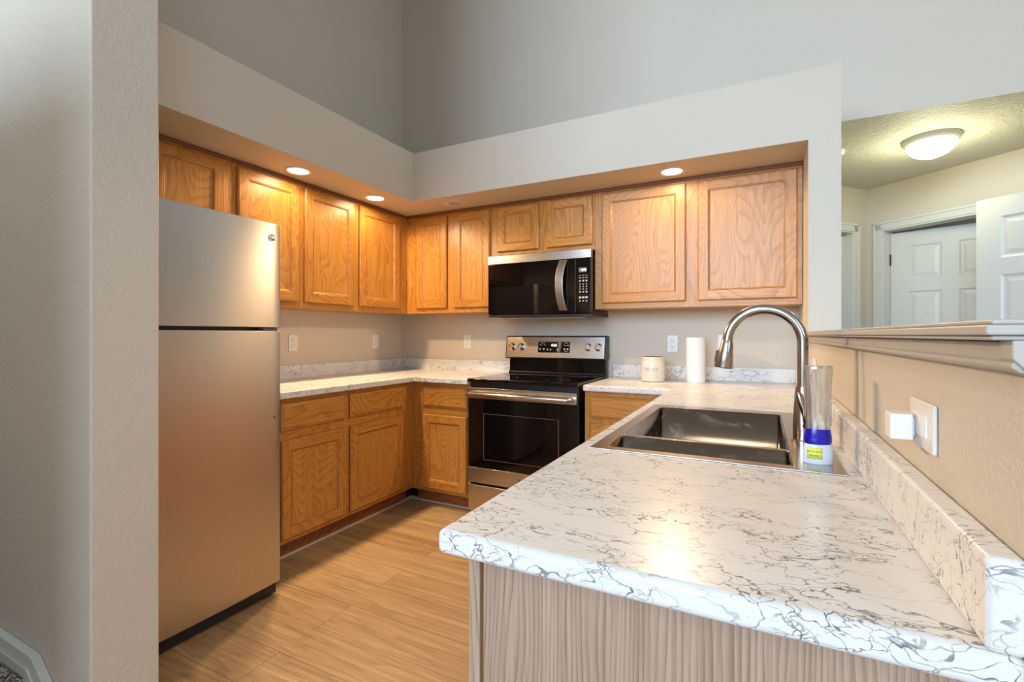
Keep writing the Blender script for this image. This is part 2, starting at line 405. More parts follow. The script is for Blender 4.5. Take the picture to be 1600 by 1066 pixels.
# living room shell behind the camera, windows in the rear and side walls
bm = bmesh.new()
for bx in ((-2.1, -1.6, 0, H), (4.0, 6.6, 0, H), (-1.6, 4.0, 0, .9), (-1.6, 4.0, 4.35, H)):
    box(bm, bx[0], bx[1], -11.1, -11.0, bx[2], bx[3])
struct(obj('wall_rear', bm, M['wall']))
bm = bmesh.new()
for x in (-1.6, -.22, 1.17, 2.55, 3.93): box(bm, x, x+.07, -11.08, -11.02, .9, 4.35)
for z in (.9, 2.6, 4.28): box(bm, -1.6, 4.0, -11.08, -11.02, z, z+.07)
struct(obj('window_1', bm, M['white']))
bm = bmesh.new()
for by in ((-11.0, -7.0, 0, H), (-4.2, 3.6, 0, H), (-7.0, -4.2, 0, .5), (-7.0, -4.2, 4.1, H)):
    box(bm, 6.5, 6.6, by[0], by[1], by[2], by[3])
struct(obj('wall_side', bm, M['wall']))
bm = bmesh.new()
for y in (-7.0, -5.63, -4.27): box(bm, 6.52, 6.58, y, y+.07, .5, 4.1)
for z in (.5, 2.3, 4.03): box(bm, 6.52, 6.58, -7.0, -4.2, z, z+.07)
struct(obj('window_2', bm, M['white']))
bm = bmesh.new(); box(bm, -2.1, -2.0, -11.0, -2.6, 0, H); struct(obj('wall_stair_end', bm, M['wall']))
bm = bmesh.new(); box(bm, -2.0, 1.45, -3.98, -3.86, 0, 2.15); struct(obj('daylight_blocker_wall', bm, M['wall']))  # unseen wall added to keep rear daylight off the stair wall

# ---------------- hallway beyond the half wall, turned about 42 degrees
HZ = 2.458
bm = bmesh.new(); box(bm, 1.8, 6.6, .12, 3.6, HZ, HZ+.1); box(bm, XC+.001, 6.6, 0, .12, HZ-.002, HZ); struct(obj('ceiling_hall', bm, M['ceiling']))
bm = bmesh.new(); box(bm, 1.8, 6.6, 3.5, 3.6, 0, HZ); box(bm, 1.8, 1.9, .12, 3.5, 0, HZ); struct(obj('wall_hall_far', bm, M['wall']))
hall = bpy.data.objects.new('hall_axis', None)
ang = math.atan2(-.663, .749)
def hx(u, v, z=0): return Vector((3.663+u*.7488-v*-.6628, 1.711+u*-.6628+v*.7488, z))
def hobj(name, bm, m, **k):   # local x along u, local y along v
    return obj(name, bm, m, loc=(3.663, 1.711, 0), rot=(0, 0, ang), **k)
U0, U1, ZO = .125, .905, 2.085
bm = bmesh.new()
box(bm, -.12, U0, 0, .12, 0, HZ); box(bm, U1, 2.05, 0, .12, 0, HZ); box(bm, U0, U1, 0, .12, ZO, HZ)
struct(hobj('wall_hall_right', bm, M['wall']))
V0, V1 = -.17, -.95
bm = bmesh.new()
box(bm, -.12, 0, V0, 0, 0, HZ); box(bm, -.12, 0, -2.1, V1, 0, HZ); box(bm, -.12, 0, V1, V0, ZO, HZ)
struct(hobj('wall_hall_left', bm, M['wall']))
def casing(name, a0, a1, zt, face, axis, depth):
    """door lining and moulded casing on both jambs and the head"""
    bm = bmesh.new(); cw = .066
    def bx(p0, p1, q0, q1, z0, z1):
        if axis == 'u': box(bm, p0, p1, q0, q1, z0, z1)
        else: box(bm, q0, q1, p0, p1, z0, z1)
    s = face
    for th, ww in ((.011, cw), (.017, .018)):
        q0, q1 = sorted((0, s*th))
        bx(a0-cw, a0-cw+ww, q0, q1, 0, zt+cw); bx(a1+cw-ww, a1+cw, q0, q1, 0, zt+cw); bx(a0-cw, a1+cw, q0, q1, zt+cw-ww, zt+cw)
    q0, q1 = sorted((s*.004, -s*depth))
    bx(a0-.004, a0+.012, q0, q1, 0, zt); bx(a1-.012, a1+.004, q0, q1, 0, zt); bx(a0, a1, q0, q1, zt-.012, zt+.004)
    struct(hobj(name, bm, M['white'], bevel=.002))
casing('trim_3', U0, U1, ZO, -1, 'u', .12)
casing('trim_4', V1, V0, ZO, 1, 'v', .12)

def six_panel(name, w, h, loc, rz, hinge_x=None):
    t = .036
    bm = bmesh.new()
    st = .115; mid = .10
    pw = (w-2*st-mid)/2
    rows = [(.24, .78), (.98, 1.56), (1.66, h-.115)]
    xs = [(st, st+pw), (st+pw+mid, w-st)]
    gx = sorted({0, w, *[a for p in xs for a in p]}); gz = sorted({0, h, *[a for p in rows for a in p]})
    for s, yy in ((-1, 0), (1, t)):
        for i in range(len(gx)-1):
            for j in range(len(gz)-1):
                x0, x1, z0, z1 = gx[i], gx[i+1], gz[j], gz[j+1]
                if (x0, x1) in xs and (z0, z1) in rows:
                    loops = []
                    for ins, d in ((0, 0), (.012, .007), (.022, .007), (.045, .002)):
                        y = yy - s*d
                        loops.append([bm.verts.new(p) for p in ((x0+ins, y, z0+ins), (x1-ins, y, z0+ins), (x1-ins, y, z1-ins), (x0+ins, y, z1-ins))])
                    for a, b in zip(loops, loops[1:]):
                        for k in range(4): bm.faces.new((a[k], a[(k+1) % 4], b[(k+1) % 4], b[k]))
                    bm.faces.new(loops[-1])
                else:
                    bm.faces.new([bm.verts.new(p) for p in ((x0, yy, z0), (x1, yy, z0), (x1, yy, z1), (x0, yy, z1))])
    for pts in (((0,0,0),(0,t,0),(0,t,h),(0,0,h)), ((w,0,0),(w,t,0),(w,t,h),(w,0,h)), ((0,0,h),(w,0,h),(w,t,h),(0,t,h)), ((0,0,0),(w,0,0),(w,t,0),(0,t,0))):
        bm.faces.new([bm.verts.new(p) for p in pts])
    bmesh.ops.remove_doubles(bm, verts=bm.verts, dist=.0001)
    o = struct(obj(name, bm, M['door'], loc=loc, rot=(0, 0, rz)))
    if hinge_x is not None:
        for z in (.25, 1.05, h-.22):
            B('hinge', (hinge_x-.006, hinge_x+.004, -.010, .012, z-.045, z+.045), M['hinge'], o)
    return o
six_panel('door_1', .755, 2.05, hx(U0+.016, .085, .008), ang+R(17), 0.0)
d2 = six_panel('door_2', .76, 2.022, hx(1.041, -.622, .008), ang)
six_panel('door_3', .76, 2.05, hx(-.075, V1+.01, .008), ang+R(90))
bm = bmesh.new(); box(bm, 1.803, 1.93, -.70, 0, 0, HZ); struct(hobj('wall_hall_return', bm, M['wall']))

# toe kick shoe moulding
bm = bmesh.new()
prism(bm, [(.536, 0), (.551, 0), (.548, .012), (.536, .018)], 'y', -1.70, -.551)
prism(bm, [(-.536, 0), (-.551, 0), (-.548, .012), (-.536, .018)], 'x', .536, 1.105)
struct(obj('trim_5', bm, M['greytrim']))

# ================================================================ CABINETS
def door_part(parent, x0, x1, z0, z1, y, style='door'):
    """framed door or slab drawer front; origin at its lower left corner, local front is -y"""
    w, h = x1-x0, z1-z0; T = .019
    bm = bmesh.new()
    def ring(ins, d): return [bm.verts.new(p) for p in ((ins, -d, ins), (w-ins, -d, ins), (w-ins, -d, h-ins), (ins, -d, h-ins))]
    def strip(a, b):
        for k in range(4): bm.faces.new((a[k], a[(k+1) % 4], b[(k+1) % 4], b[k])).material_index = 1 if k in (0, 2) else 0
    if style == 'drawer':
        L = [ring(0, 0), ring(0, .009), ring(.004, .012), ring(.012, .0165), ring(.016, T)]
        for a, b in zip(L, L[1:]):
            for k in range(4): bm.faces.new((a[k], a[(k+1) % 4], b[(k+1) % 4], b[k])).material_index = 1
        bm.faces.new(L[-1]).material_index = 1; bm.faces.new(L[0][::-1]).material_index = 1
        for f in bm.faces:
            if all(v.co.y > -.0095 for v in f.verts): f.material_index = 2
        return obj('drawer', bm, [M['oak_v'], M['oak_h'], M['oak_edge_shadow']], parent, loc=(x0, y, z0))
    F = .056
    L = [ring(0, 0), ring(0, .010), ring(.004, .0155), ring(.007, T)]
    for a, b in zip(L, L[1:]): strip(a, b)
    e = .007
    # stiles run through, rails between them
    for (a0, a1, c0, c1, mi) in ((e, F, e, h-e, 0), (w-F, w-e, e, h-e, 0), (F, w-F, e, F, 1), (F, w-F, h-F, h-e, 1)):
        bm.faces.new([bm.verts.new(p) for p in ((a0, -T, c0), (a1, -T, c0), (a1, -T, c1), (a0, -T, c1))]).material_index = mi
    I = [ring(F, T), ring(F+.003, .0160), ring(F+.007, .0155), ring(F+.013, .0095), ring(F+.013, .006)]
    for a, b in zip(I, I[1:]): strip(a, b)
    bm.faces.new(L[0][::-1])
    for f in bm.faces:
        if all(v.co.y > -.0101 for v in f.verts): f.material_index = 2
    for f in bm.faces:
        if f.calc_area() < .012 and any(abs(f.calc_center_median().y + yy) < .0004 for yy in (.01575,)): f.material_index = 2  # inner groove painted dark as a shadow line too
    d = obj('door', bm, [M['oak_v'], M['oak_h'], M['oak_edge_shadow']], parent, loc=(x0, y, z0))
    p = F+.011
    B('panel', (0, w-2*p, 0, .004, 0, h-2*p), M['oak_p'], d, loc=(p, -.0105, p))
    return d

def cabinet(name, label, W, Hh, D, loc, rz, fronts, stiles, rails, group, base=False, top=0, toe_d=.065, hollow=False):
    t = thing(name, label, 'cabinet', loc, rz, group)
    z0 = .105 if base else 0
    if hollow:
        bm = bmesh.new()
        box(bm, 0, .016, -(D-.019), 0, z0, Hh); box(bm, W-.016, W, -(D-.019), 0, z0, Hh); box(bm, .016, W-.016, -.01, 0, z0, Hh); box(bm, .016, W-.016, -(D-.019), -.01, z0, z0+.016)
        obj('body', bm, M['oak_v'], t)
    else: B('body', (0, W, -(D-.019), 0, z0, Hh), M['oak_v'], t)
    bm = bmesh.new()
    for a, b in stiles: box(bm, a, b, -D, -(D-.019), z0, Hh, 0)
    edges = sorted([v for s in stiles for v in s])
    for a, b in rails:
        for l, r in zip(stiles, stiles[1:]): box(bm, l[1], r[0], -D, -(D-.019), a, b, 1)
    obj('face_frame', bm, [M['oak_v'], M['oak_h']], t)
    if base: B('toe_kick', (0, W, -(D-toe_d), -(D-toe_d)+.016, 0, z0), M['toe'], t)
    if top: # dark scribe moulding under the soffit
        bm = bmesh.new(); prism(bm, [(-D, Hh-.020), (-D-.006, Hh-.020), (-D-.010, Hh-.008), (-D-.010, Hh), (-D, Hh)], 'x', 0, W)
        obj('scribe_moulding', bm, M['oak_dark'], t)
    for kind, a, b, c, d in fronts: door_part(t, a, b, c, d, -D-.0005, kind)
    return t

ZB = 1.378; UD = .3285; UH = ZS-ZB-.001
ZD0, ZD1 = 1.412-ZB, 2.121-ZB
UG, BG = 'oak wall cabinets under the soffit', 'oak base cabinets'
# left wall: local x runs along +Y
yL = -1.775
cabinet('wall_cabinet', 'single door oak wall cabinet on the left wall, beside the fridge', .435, UH, UD, (.002, yL, ZB), R(90),
        [('door', -1.752-yL, -1.361-yL, ZD0, ZD1)], [(0, .035), (.40, .435)], [(0, .045), (UH-.06, UH)], UG, top=1)
y2 = -1.34
cabinet('wall_cabinet', 'double door oak wall cabinet on the left wall, reaching into the corner', 1.34-UD, UH, UD, (.002, y2, ZB), R(90),
        [('door', -1.318-y2, -.908-y2, ZD0, ZD1), ('door', -.857-y2, -.437-y2, ZD0, ZD1)], [(0, .035), (-.925-y2, -.84-y2), (-.455-y2, 1.34-UD)], [(0, .045), (UH-.06, UH)], UG, top=1)
yF = -2.585; zF = 1.755
cabinet('wall_cabinet', 'short oak cabinet above the stainless fridge', -1.777-yF, ZS-zF-.001, UD, (.002, yF, zF), R(90),
        [('door', -2.565-yF, -2.20-yF, .03, 2.121-zF), ('door', -2.178-yF, -1.822-yF, .03, 2.121-zF)], [(0, .04), (-2.22-yF, -2.16-yF), (-1.84-yF, -1.777-yF)], [(0, .045), (ZS-zF-.06, ZS-zF-.001)], UG, top=1)
# back wall
x1 = UD+.0035
cabinet('wall_cabinet', 'oak corner wall cabinet with two narrow doors left of the microwave', 1.114-x1+.0, UH, UD, (x1, -.002, ZB), 0,
        [('door', .434-x1, .724-x1, ZD0, ZD1), ('door', .788-x1, 1.100-x1, ZD0, ZD1)], [(0, .10), (.705-x1, .805-x1), (1.085-x1, 1.114-x1)], [(0, .045), (UH-.06, UH)], UG, top=1)
xm = 1.1155; zm = 1.768
cabinet('wall_cabinet', 'low oak cabinet with two small doors right above the microwave', .768+.001, ZS-zm-.001, UD, (xm, -.002, zm), 0,
        [('door', 1.161-xm, 1.487-xm, 1.802-zm, 2.124-zm), ('door', 1.550-xm, 1.871-xm, 1.802-zm, 2.124-zm)], [(0, .06), (1.47-xm, 1.57-xm), (1.855-xm, .769)], [(0, .045), (ZS-zm-.05, ZS-zm-.001)], UG, top=1)
x3 = 1.886
cabinet('wall_cabinet', 'wide double door oak wall cabinet right of the microwave, above the paper towels', XR-.003-x3, UH, UD, (x3, -.002, ZB), 0,
        [('door', 1.935-x3, 2.451-x3, ZD0, ZD1), ('door', 2.518-x3, 3.029-x3, ZD0, ZD1)], [(0, .065), (2.435-x3, 2.535-x3), (3.012-x3, XR-.003-x3)], [(0, .045), (UH-.06, UH)], UG, top=1)
# base cabinets
BD = .61; BH = .875
def base_fronts(a, b, dr=(.702, .846), do=(.128, .652)): return [('drawer', a, b, *dr), ('door', a, b, *do)]
RB = [(.105, .15), (.64, .715), (.83, BH)]
yA = -1.722
cabinet('base_cabinet', 'oak base cabinet next to the fridge with one drawer over one door', .482, BH, BD, (.002, yA, 0), R(90),
        base_fronts(-1.70-yA, -1.259-yA), [(0, .04), (.45, .482)], RB, BG, base=True)
yB = -1.239
cabinet('base_cabinet', 'oak base cabinet on the left run nearest the corner', 1.239-.61, BH, BD, (.002, yB, 0), R(90),
        base_fronts(-1.221-yB, -.728-yB), [(0, .035), (-.745-yB, 1.239-.61)], RB, BG, base=True)
x5 = .6135
cabinet('base_cabinet', 'narrow oak base cabinet just left of the range', 1.108-x5, BH, BD, (x5, -.002, 0), 0,
        base_fronts(.712-x5, 1.082-x5), [(0, .115), (1.065-x5, 1.108-x5)], RB, BG, base=True)
x6 = 1.912
cabinet('base_cabinet', 'oak drawer cabinet right of the range, half hidden by the peninsula', 2.452-x6, BH, BD, (x6, -.002, 0), 0,
        [('drawer', 1.942-x6, 2.40-x6, .716, .846), ('drawer', 1.942-x6, 2.40-x6, .43, .684), ('drawer', 1.942-x6, 2.40-x6, .128, .40)], [(0, .045), (.47, .54)], [(.105, .15), (.40, .43), (.68, .72), (.83, BH)], BG, base=True)
# peninsula cabinet, fronts face the kitchen (-X), end panel faces the camera
yP = -.615; L_ = 2.768-.615
t = cabinet('peninsula_cabinet', 'peninsula base cabinet under the sink with a pale grained oak end panel', L_, BH, .595, (XR-.003, yP, 0), R(-90),
        [('door', .10, .52, .128, .83), ('door', .56, .98, .128, .83), ('door', 1.02, 1.44, .128, .83), ('drawer', 1.50, 2.11, .702, .846), ('door', 1.50, 2.11, .128, .652)],
        [(0, .08), (.50, .58), (1.42, 1.52), (2.09, L_)], [(.105, .15), (.83, BH)], None, base=True, hollow=True)
xe = L_
B('end_panel', (xe, xe+.006, -.572, 0, .0, BH), M['oak_pale'], t)['label'] = 'pale oak end panel'
B('corner_post', (xe, xe+.008, -.5965, -.578, .0, BH), M['oak_pale'], t)

# ================================================================ WORKTOPS
def slab(bm, xs, ys, inside, z0, z1, mi=0):
    vs = {}
    def V(i, j, k):
        if (i, j, k) not in vs: vs[(i, j, k)] = bm.verts.new((xs[i], ys[j], (z0, z1)[k]))
        return vs[(i, j, k)]
    nx, ny = len(xs)-1, len(ys)-1
    ins = lambda i, j: 0 <= i < nx and 0 <= j < ny and inside((xs[i]+xs[i+1])/2, (ys[j]+ys[j+1])/2)
    for i in range(nx):
        for j in range(ny):
            if not ins(i, j): continue
            bm.faces.new((V(i,j,1), V(i+1,j,1), V(i+1,j+1,1), V(i,j+1,1))); bm.faces.new((V(i,j,0), V(i,j+1,0), V(i+1,j+1,0), V(i+1,j,0)))
            if not ins(i-1, j): bm.faces.new((V(i,j,0), V(i,j,1), V(i,j+1,1), V(i,j+1,0)))
            if not ins(i+1, j): bm.faces.new((V(i+1,j,0), V(i+1,j+1,0), V(i+1,j+1,1), V(i+1,j,1)))
            if not ins(i, j-1): bm.faces.new((V(i,j,0), V(i+1,j,0), V(i+1,j,1), V(i,j,1)))
            if not ins(i, j+1): bm.faces.new((V(i,j+1,0), V(i,j+1,1), V(i+1,j+1,1), V(i+1,j+1,0)))
DC = .664; ZC = .914; Z0 = .8765; BZ = 1.003; BT = .019
wt = thing('worktop', 'L-shaped white veined worktop in the corner between fridge and range', 'worktop', (0, 0, 0))
bm = bmesh.new(); slab(bm, [.002, DC, 1.112], [-1.80, -DC, -.002], lambda x, y: x < DC or y > -DC, Z0, ZC)
obj('countertop', bm, M['marble'], wt, bevel=.007, seg=3)
bm = bmesh.new(); box(bm, .001, BT, -1.80, -.001, ZC-.001, BZ); box(bm, BT-.002, 1.112, -BT, -.001, ZC-.001, BZ); obj('backsplash', bm, M['marble'], wt, bevel=.004)
SX0, SX1, SY0, SY1 = 2.452, 3.012, -2.186, -1.306
PX, PY = 2.410, -2.798
wt = thing('worktop', 'white veined worktop of the peninsula, in front, with the sink set in', 'worktop', (0, 0, 0))
hx0, hx1, hy0, hy1 = 2.474, 2.935, -2.165, -1.350
bm = bmesh.new()
slab(bm, [1.914, PX, hx0, hx1, PW-.0005], [PY, hy0, hy1, -DC, -.002], lambda x, y: (x > PX or y > -DC) and (x < hx1 or True) and not (hx0 < x < hx1 and hy0 < y < hy1), Z0, ZC)
# clipped front corner
for v in bm.verts:
    pass
obj('countertop', bm, M['marble'], wt, bevel=.011, seg=4)
bm = bmesh.new(); box(bm, XR-BT, PW-.0005, PY, -DS-.001, ZC-.001, BZ); box(bm, XR-BT, XR-.0005, -DS-.0015, -.001, ZC-.001, BZ); box(bm, 1.914, XR-BT+.002, -BT, -.001, ZC-.001, BZ); obj('backsplash', bm, M['marble'], wt, bevel=.007, seg=3)

# ================================================================ SINK
sk = thing('sink', 'double bowl stainless steel sink set in the peninsula worktop', 'sink', (0, 0, 0))
bx0, bx1 = 2.488, 2.914; DV0, DV1 = -1.998, -1.980
bm = bmesh.new()
slab(bm, [SX0, bx0, bx1, SX1], [SY0, -2.152, DV0, DV1, -1.376, SY1], lambda x, y: not (bx0 < x < bx1 and (-2.152 < y < DV0 or DV1 < y < -1.376)), ZC+.0002, ZC+.0032)
obj('rim', bm, M['steel_sink'], sk, bevel=.0012)
for (y0, y1, nm) in ((-2.152, DV0, 'small'), (DV1, -1.376, 'large')):
    bm = bmesh.new(); zb = ZC-.225; g = .0015
    xs0, xs1, ya, yb = bx0+g, bx1-g, y0+g, y1-g
    lo = [bm.verts.new(p) for p in ((xs0, ya, zb), (xs1, ya, zb), (xs1, yb, zb), (xs0, yb, zb))]
    hi = [bm.verts.new(p) for p in ((xs0, ya, ZC+.003), (xs1, ya, ZC+.003), (xs1, yb, ZC+.003), (xs0, yb, ZC+.003))]
    bm.faces.new(lo)
    for k in range(4): bm.faces.new((lo[k], lo[(k+1) % 4], hi[(k+1) % 4], hi[k]))
    ed = [e for e in bm.edges if not (e.verts[0] in hi and e.verts[1] in hi)]
    bmesh.ops.bevel(bm, geom=ed, offset=.012, segments=3, affect='EDGES', profile=.5)
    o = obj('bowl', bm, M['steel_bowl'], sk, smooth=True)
    s = o.modifiers.new('solid', 'SOLIDIFY'); s.thickness = .001; s.offset = -1
    bm = bmesh.new(); lathe(bm, [(.0, .0012), (.026, .0012), (.028, .003), (.042, .003), (.045, .0006)], n=28, caps=False)
    obj('drain', bm, M['chrome'], sk, loc=((bx0+bx1)/2, (y0+y1)/2, zb), smooth=True)

# ================================================================ FAUCET
fc = thing('faucet', 'tall brushed nickel gooseneck faucet with pull-down sprayer beside the sink', 'faucet', (2.952, -1.856, ZC+.0032))
bm = bmesh.new(); lathe(bm, [(.027, 0), (.027, .004), (.0235, .007), (.0235, .05), (.0222, .09), (.0195, .13), (.0175, .145), (.0165, .150)])
obj('base', bm, M['nickel'], fc, smooth=True)
bm = bmesh.new(); pts = [(0, 0, .148), (0, 0, .20), (0, 0, .25)]
cx_, cz_, rr = -.0945, .2705, .0945
for i in range(0, 27):
    a = R(i*6.6); pts.append((cx_+rr*math.cos(a), 0, cz_+rr*math.sin(a)))
pts.append((pts[-1][0]-.0008, 0, pts[-1][2]-.010)); tube(bm, pts, .0138, 20); obj('neck', bm, M['nickel'], fc, smooth=True)
bm = bmesh.new(); p1 = Vector(pts[-1]); dirv = (Vector((-.2010, 0, .184)) - p1).normalized()
hp = [p1 - dirv*.002, p1 + dirv*.004, p1 + dirv*.006, p1+dirv*.03, p1+dirv*.074, p1+dirv*.079]
tube(bm, hp, [.0140, .0160, .0165, .0195, .0265, .0245], 24); sh = obj('spray_head', bm, M['nickel'], fc, smooth=True)
q = p1 + dirv*.045
bm = bmesh.new(); box(bm, -.004, .004, -.007, .007, -.017, .017)
obj('spray_button', bm, M['black'], sh, loc=(q.x-.0230, 0, q.z), rot=(0, math.atan2(dirv.x, dirv.z)+math.pi, 0), bevel=.002)
bm = bmesh.new(); tube(bm, [(.010, -.020, .048), (.012, -.027, .052), (.006, -.031, .075), (-.004, -.034, .105), (-.011, -.036, .130), (-.013, -.036, .137)], [.013, .012, .0095, .0085, .009, .006], 14)
obj('lever', bm, M['nickel'], fc, smooth=True)

# ================================================================ SOAP BOTTLE
bt = thing('soap_bottle', 'upside-down clear dish soap bottle with a little blue soap left', 'bottle', (2.966, -2.095, ZC+.0034), R(20))
bm = bmesh.new(); lathe(bm, [(.029, 0), (.0305, .002), (.030, .026), (.0295, .027), (.029, .040), (.027, .044)], sx=1, sy=.72, n=36)
cp = obj('cap', bm, M['cap'], bt, smooth=True)
bm = bmesh.new(); lathe(bm, [(.0275, .044), (.0292, .050), (.0288, .060), (.0262, .075), (.0256, .079)], sx=.985, sy=.71, n=36)
obj('soap', bm, M['soap'], bt, smooth=True)
bm = bmesh.new(); lathe(bm, [(.0262, .0785), (.0255, .095), (.0258, .13), (.0275, .17), (.0298, .212), (.0300, .217), (.0285, .2215), (.0, .219)], sx=1, sy=.72, n=36, caps=False)
obj('bottle_body', bm, M['bottle'], bt, smooth=True)
def wrap(name, a0, a1, z0, z1, r, m, parent, n=10):
    bm = bmesh.new(); p = []
    for i in range(n+1):
        a = R(a0+(a1-a0)*i/n); x, y = r*math.cos(a), .72*r*math.sin(a); p.append((bm.verts.new((x, y, z0)), bm.verts.new((x, y, z1))))
    for a, b in zip(p, p[1:]): bm.faces.new((a[0], b[0], b[1], a[1]))
    o = obj(name, bm, m, parent, smooth=True); s = o.modifiers.new('solid', 'SOLIDIFY'); s.thickness = .0003; s.offset = 1; return o
lb = wrap('yellow_sticker', 205, 268, .012, .038, .0307, M['yellow'], cp)
for body, size, z in (('EZ-SQUEEZE', .0056, .0285), ('NO-MESS', .0052, .0195)):
    tx = text_obj('print', body, size, M['ink'], lb, (0, 0, z), (0, 0, 0), .0003)
    bend(tx, .0312, .72, R(236.5-270))
bl = wrap('back_label', 318, 345, .085, .145, .0266, M['white_pl'], bt)
for k in range(9): wrap('print', 321, 342, .089+k*.006, .0915+k*.006, .0270, M['ink'], bl, 4)

# ================================================================ FRIDGE
fr = thing('refrigerator', 'stainless steel top-freezer refrigerator beside the textured wall', 'refrigerator', (0, 0, 0))
FY0, FY1 = -2.580, -1.872; FX = .860
def door_profile():
    n = 20; pts = []
    yc, hw = (FY0+FY1)/2, (FY1-FY0)/2
    for i in range(n+1):
        s = -1+2*i/n; y = yc+s*(hw-.012); pts.append((FX-.010*s*s, y))
    for a in (25, 50, 75, 90): pts.append((FX-.022+.012*math.cos(R(a)), yc+hw-.012+.012*math.sin(R(a))))
    pts += [(FX-.062, FY1), (FX-.062, FY0)]
    for a in (-90, -60, -30): pts.append((FX-.022+.012*math.cos(R(a)), yc-hw+.012+.012*math.sin(R(a))))
    return pts
B('body', (.03, FX-.068, FY0+.008, FY1-.008, .028, 1.712), M['dgrey'], fr, bevel=.004)
B('gasket', (FX-.070, FX-.06, FY0+.012, FY1-.012, .06, 1.705), M['black'], fr)
for nm, z0, z1 in (('freezer_door', 1.243, 1.722), ('fridge_door', .062, 1.228)):
    bm = bmesh.new(); prism(bm, door_profile(), 'z', z0, z1)
    d = obj(nm, bm, M['steel_v'], fr, smooth=True, angle=30, bevel=.003)
    zz = (1.243, 1.52) if nm == 'freezer_door' else (.75, 1.20)
    hb = bmesh.new(); tube(hb, [(FX-.008, FY0+.045, zz[0]+.02), (FX+.035, FY0+.045, zz[0]+.045), (FX+.04, FY0+.045, (zz[0]+zz[1])/2), (FX+.035, FY0+.045, zz[1]-.045), (FX-.008, FY0+.045, zz[1]-.02)], .011, 12)
    obj('handle', hb, M['steel_v'], d, smooth=True)
    if nm == 'freezer_door':
        bd = bmesh.new(); lathe(bd, [(.0, .0035), (.0145, .0035), (.0155, .005), (.0172, .005), (.018, .003), (.018, 0)], n=32, caps=False)
        bdg = obj('badge', bd, [M['chrome']], d, loc=(FX-.0070, -1.922, 1.656), rot=(0, R(90), R(2)), smooth=True)
        dk = bmesh.new(); lathe(dk, [(0, .0041), (.0143, .0041), (.0143, .0036)], n=28, caps=False)
        obj('badge_field', dk, M['dgrey'], bdg)
        text_obj('monogram', 'GE', .0165, M['chrome'], bdg, (0, 0, .0046), (0, 0, R(90)), .0006)
    else:
        pg = bmesh.new(); lathe(pg, [(.005, -.004), (.005, .0012), (.003, .002)], n=14)
        obj('plug', pg, M['dgrey'], d, loc=(FX-.0072, -1.911, .830), rot=(0, R(90), 0))
bm = bmesh.new(); box(bm, FX-.058, FX-.020, FY1-.085, FY1-.014, 1.2285, 1.2425); obj('hinge', bm, M['dgrey'], fr)
B('hinge_cover', (FX-.10, FX-.03, FY1-.075, FY1-.012, 1.7125, 1.728), M['dgrey'], fr, bevel=.003)
B('base_grille', (FX-.075, FX-.022, FY0+.02, FY1-.02, .012, .058), M['black'], fr)
for y in (FY0+.05, FY1-.06):
    for x in (.10, FX-.10):
        bm = bmesh.new(); lathe(bm, [(.018, 0), (.018, .03)], n=14); obj('foot', bm, M['black'], fr, loc=(x, y, 0))

# ================================================================ RANGE
rg = thing('range', 'freestanding electric range with black glass top and stainless trim', 'stove', (0, 0, 0))
RX0, RX1 = 1.118, 1.880; RF = -.630
B('body', (RX0, RX1, RF, -.02, .035, .898), M['black'], rg)
bm = bmesh.new(); box(bm, RX0-.003, RX1+.006, -.672, -.085, .8985, .9205)
ck = obj('cooktop', bm, M['gloss'], rg, bevel=.005, seg=3)
for (x, y, r) in ((1.30, -.50, .10), (1.69, -.50, .075), (1.30, -.23, .075), (1.69, -.23, .10)):
    b2 = bmesh.new(); n = 40
    for k in range(n):
        a, c = 2*math.pi*k/n, 2*math.pi*(k+1)/n
        b2.faces.new([b2.verts.new((rad*math.cos(t_), rad*math.sin(t_), 0)) for rad, t_ in ((r, a), (r, c), (r-.003, c), (r-.003, a))])
    obj('burner_mark', b2, M['dgrey'], ck, loc=(x, y, .9208))
# backguard
bm = bmesh.new(); prism(bm, [(-.085, .921), (-.072, .935), (-.066, 1.045), (-.02, 1.045), (-.02, .90), (-.085, .90)], 'x', RX0+.004, RX1+.004)
obj('backguard', bm, M['gloss'], rg, bevel=.003)
bm = bmesh.new(); box(bm, RX0+.006, RX1+.002, -.092, -.084, .9215, .934); obj('vent_trim', bm, M['black'], rg, bevel=.003)
bm = bmesh.new(); prism(bm, [(-.113, 1.036), (-.088, 1.196), (-.078, 1.202), (-.02, 1.202), (-.02, 1.040), (-.105, 1.030)], 'x', RX0-.012, RX1+.012)
cpn = obj('control_panel', bm, M['black'], rg, bevel=.004)
tilt = math.atan2(.025, .16)
cz0 = Vector((0, -.1015, 1.116))
pf = bpy.data.objects.new
bm = bmesh.new(); box(bm, RX0-.002, RX1+.002, -.004, .002, -.076, .078)
fp = obj('fascia', bm, M['steel_h'], cpn, loc=cz0, rot=(-tilt, 0, 0), bevel=.002)
bm = bmesh.new(); box(bm, 1.378, 1.628, -.0065, -.003, -.038, .042); dsp = obj('display_panel', bm, M['gloss'], cpn, loc=cz0, rot=(-tilt, 0, 0), bevel=.002)
def on_panel(o): o.parent = cpn; return o
def ploc(x, h, d): return (x, cz0.y - d*math.cos(tilt) + h*math.sin(tilt), cz0.z + h*math.cos(tilt) + d*math.sin(tilt))
text_obj('clock_digits', '4:16', .026, M['digit'], cpn, ploc(1.505, .016, .0068), (R(90)-tilt, 0, 0))
bm = bmesh.new()
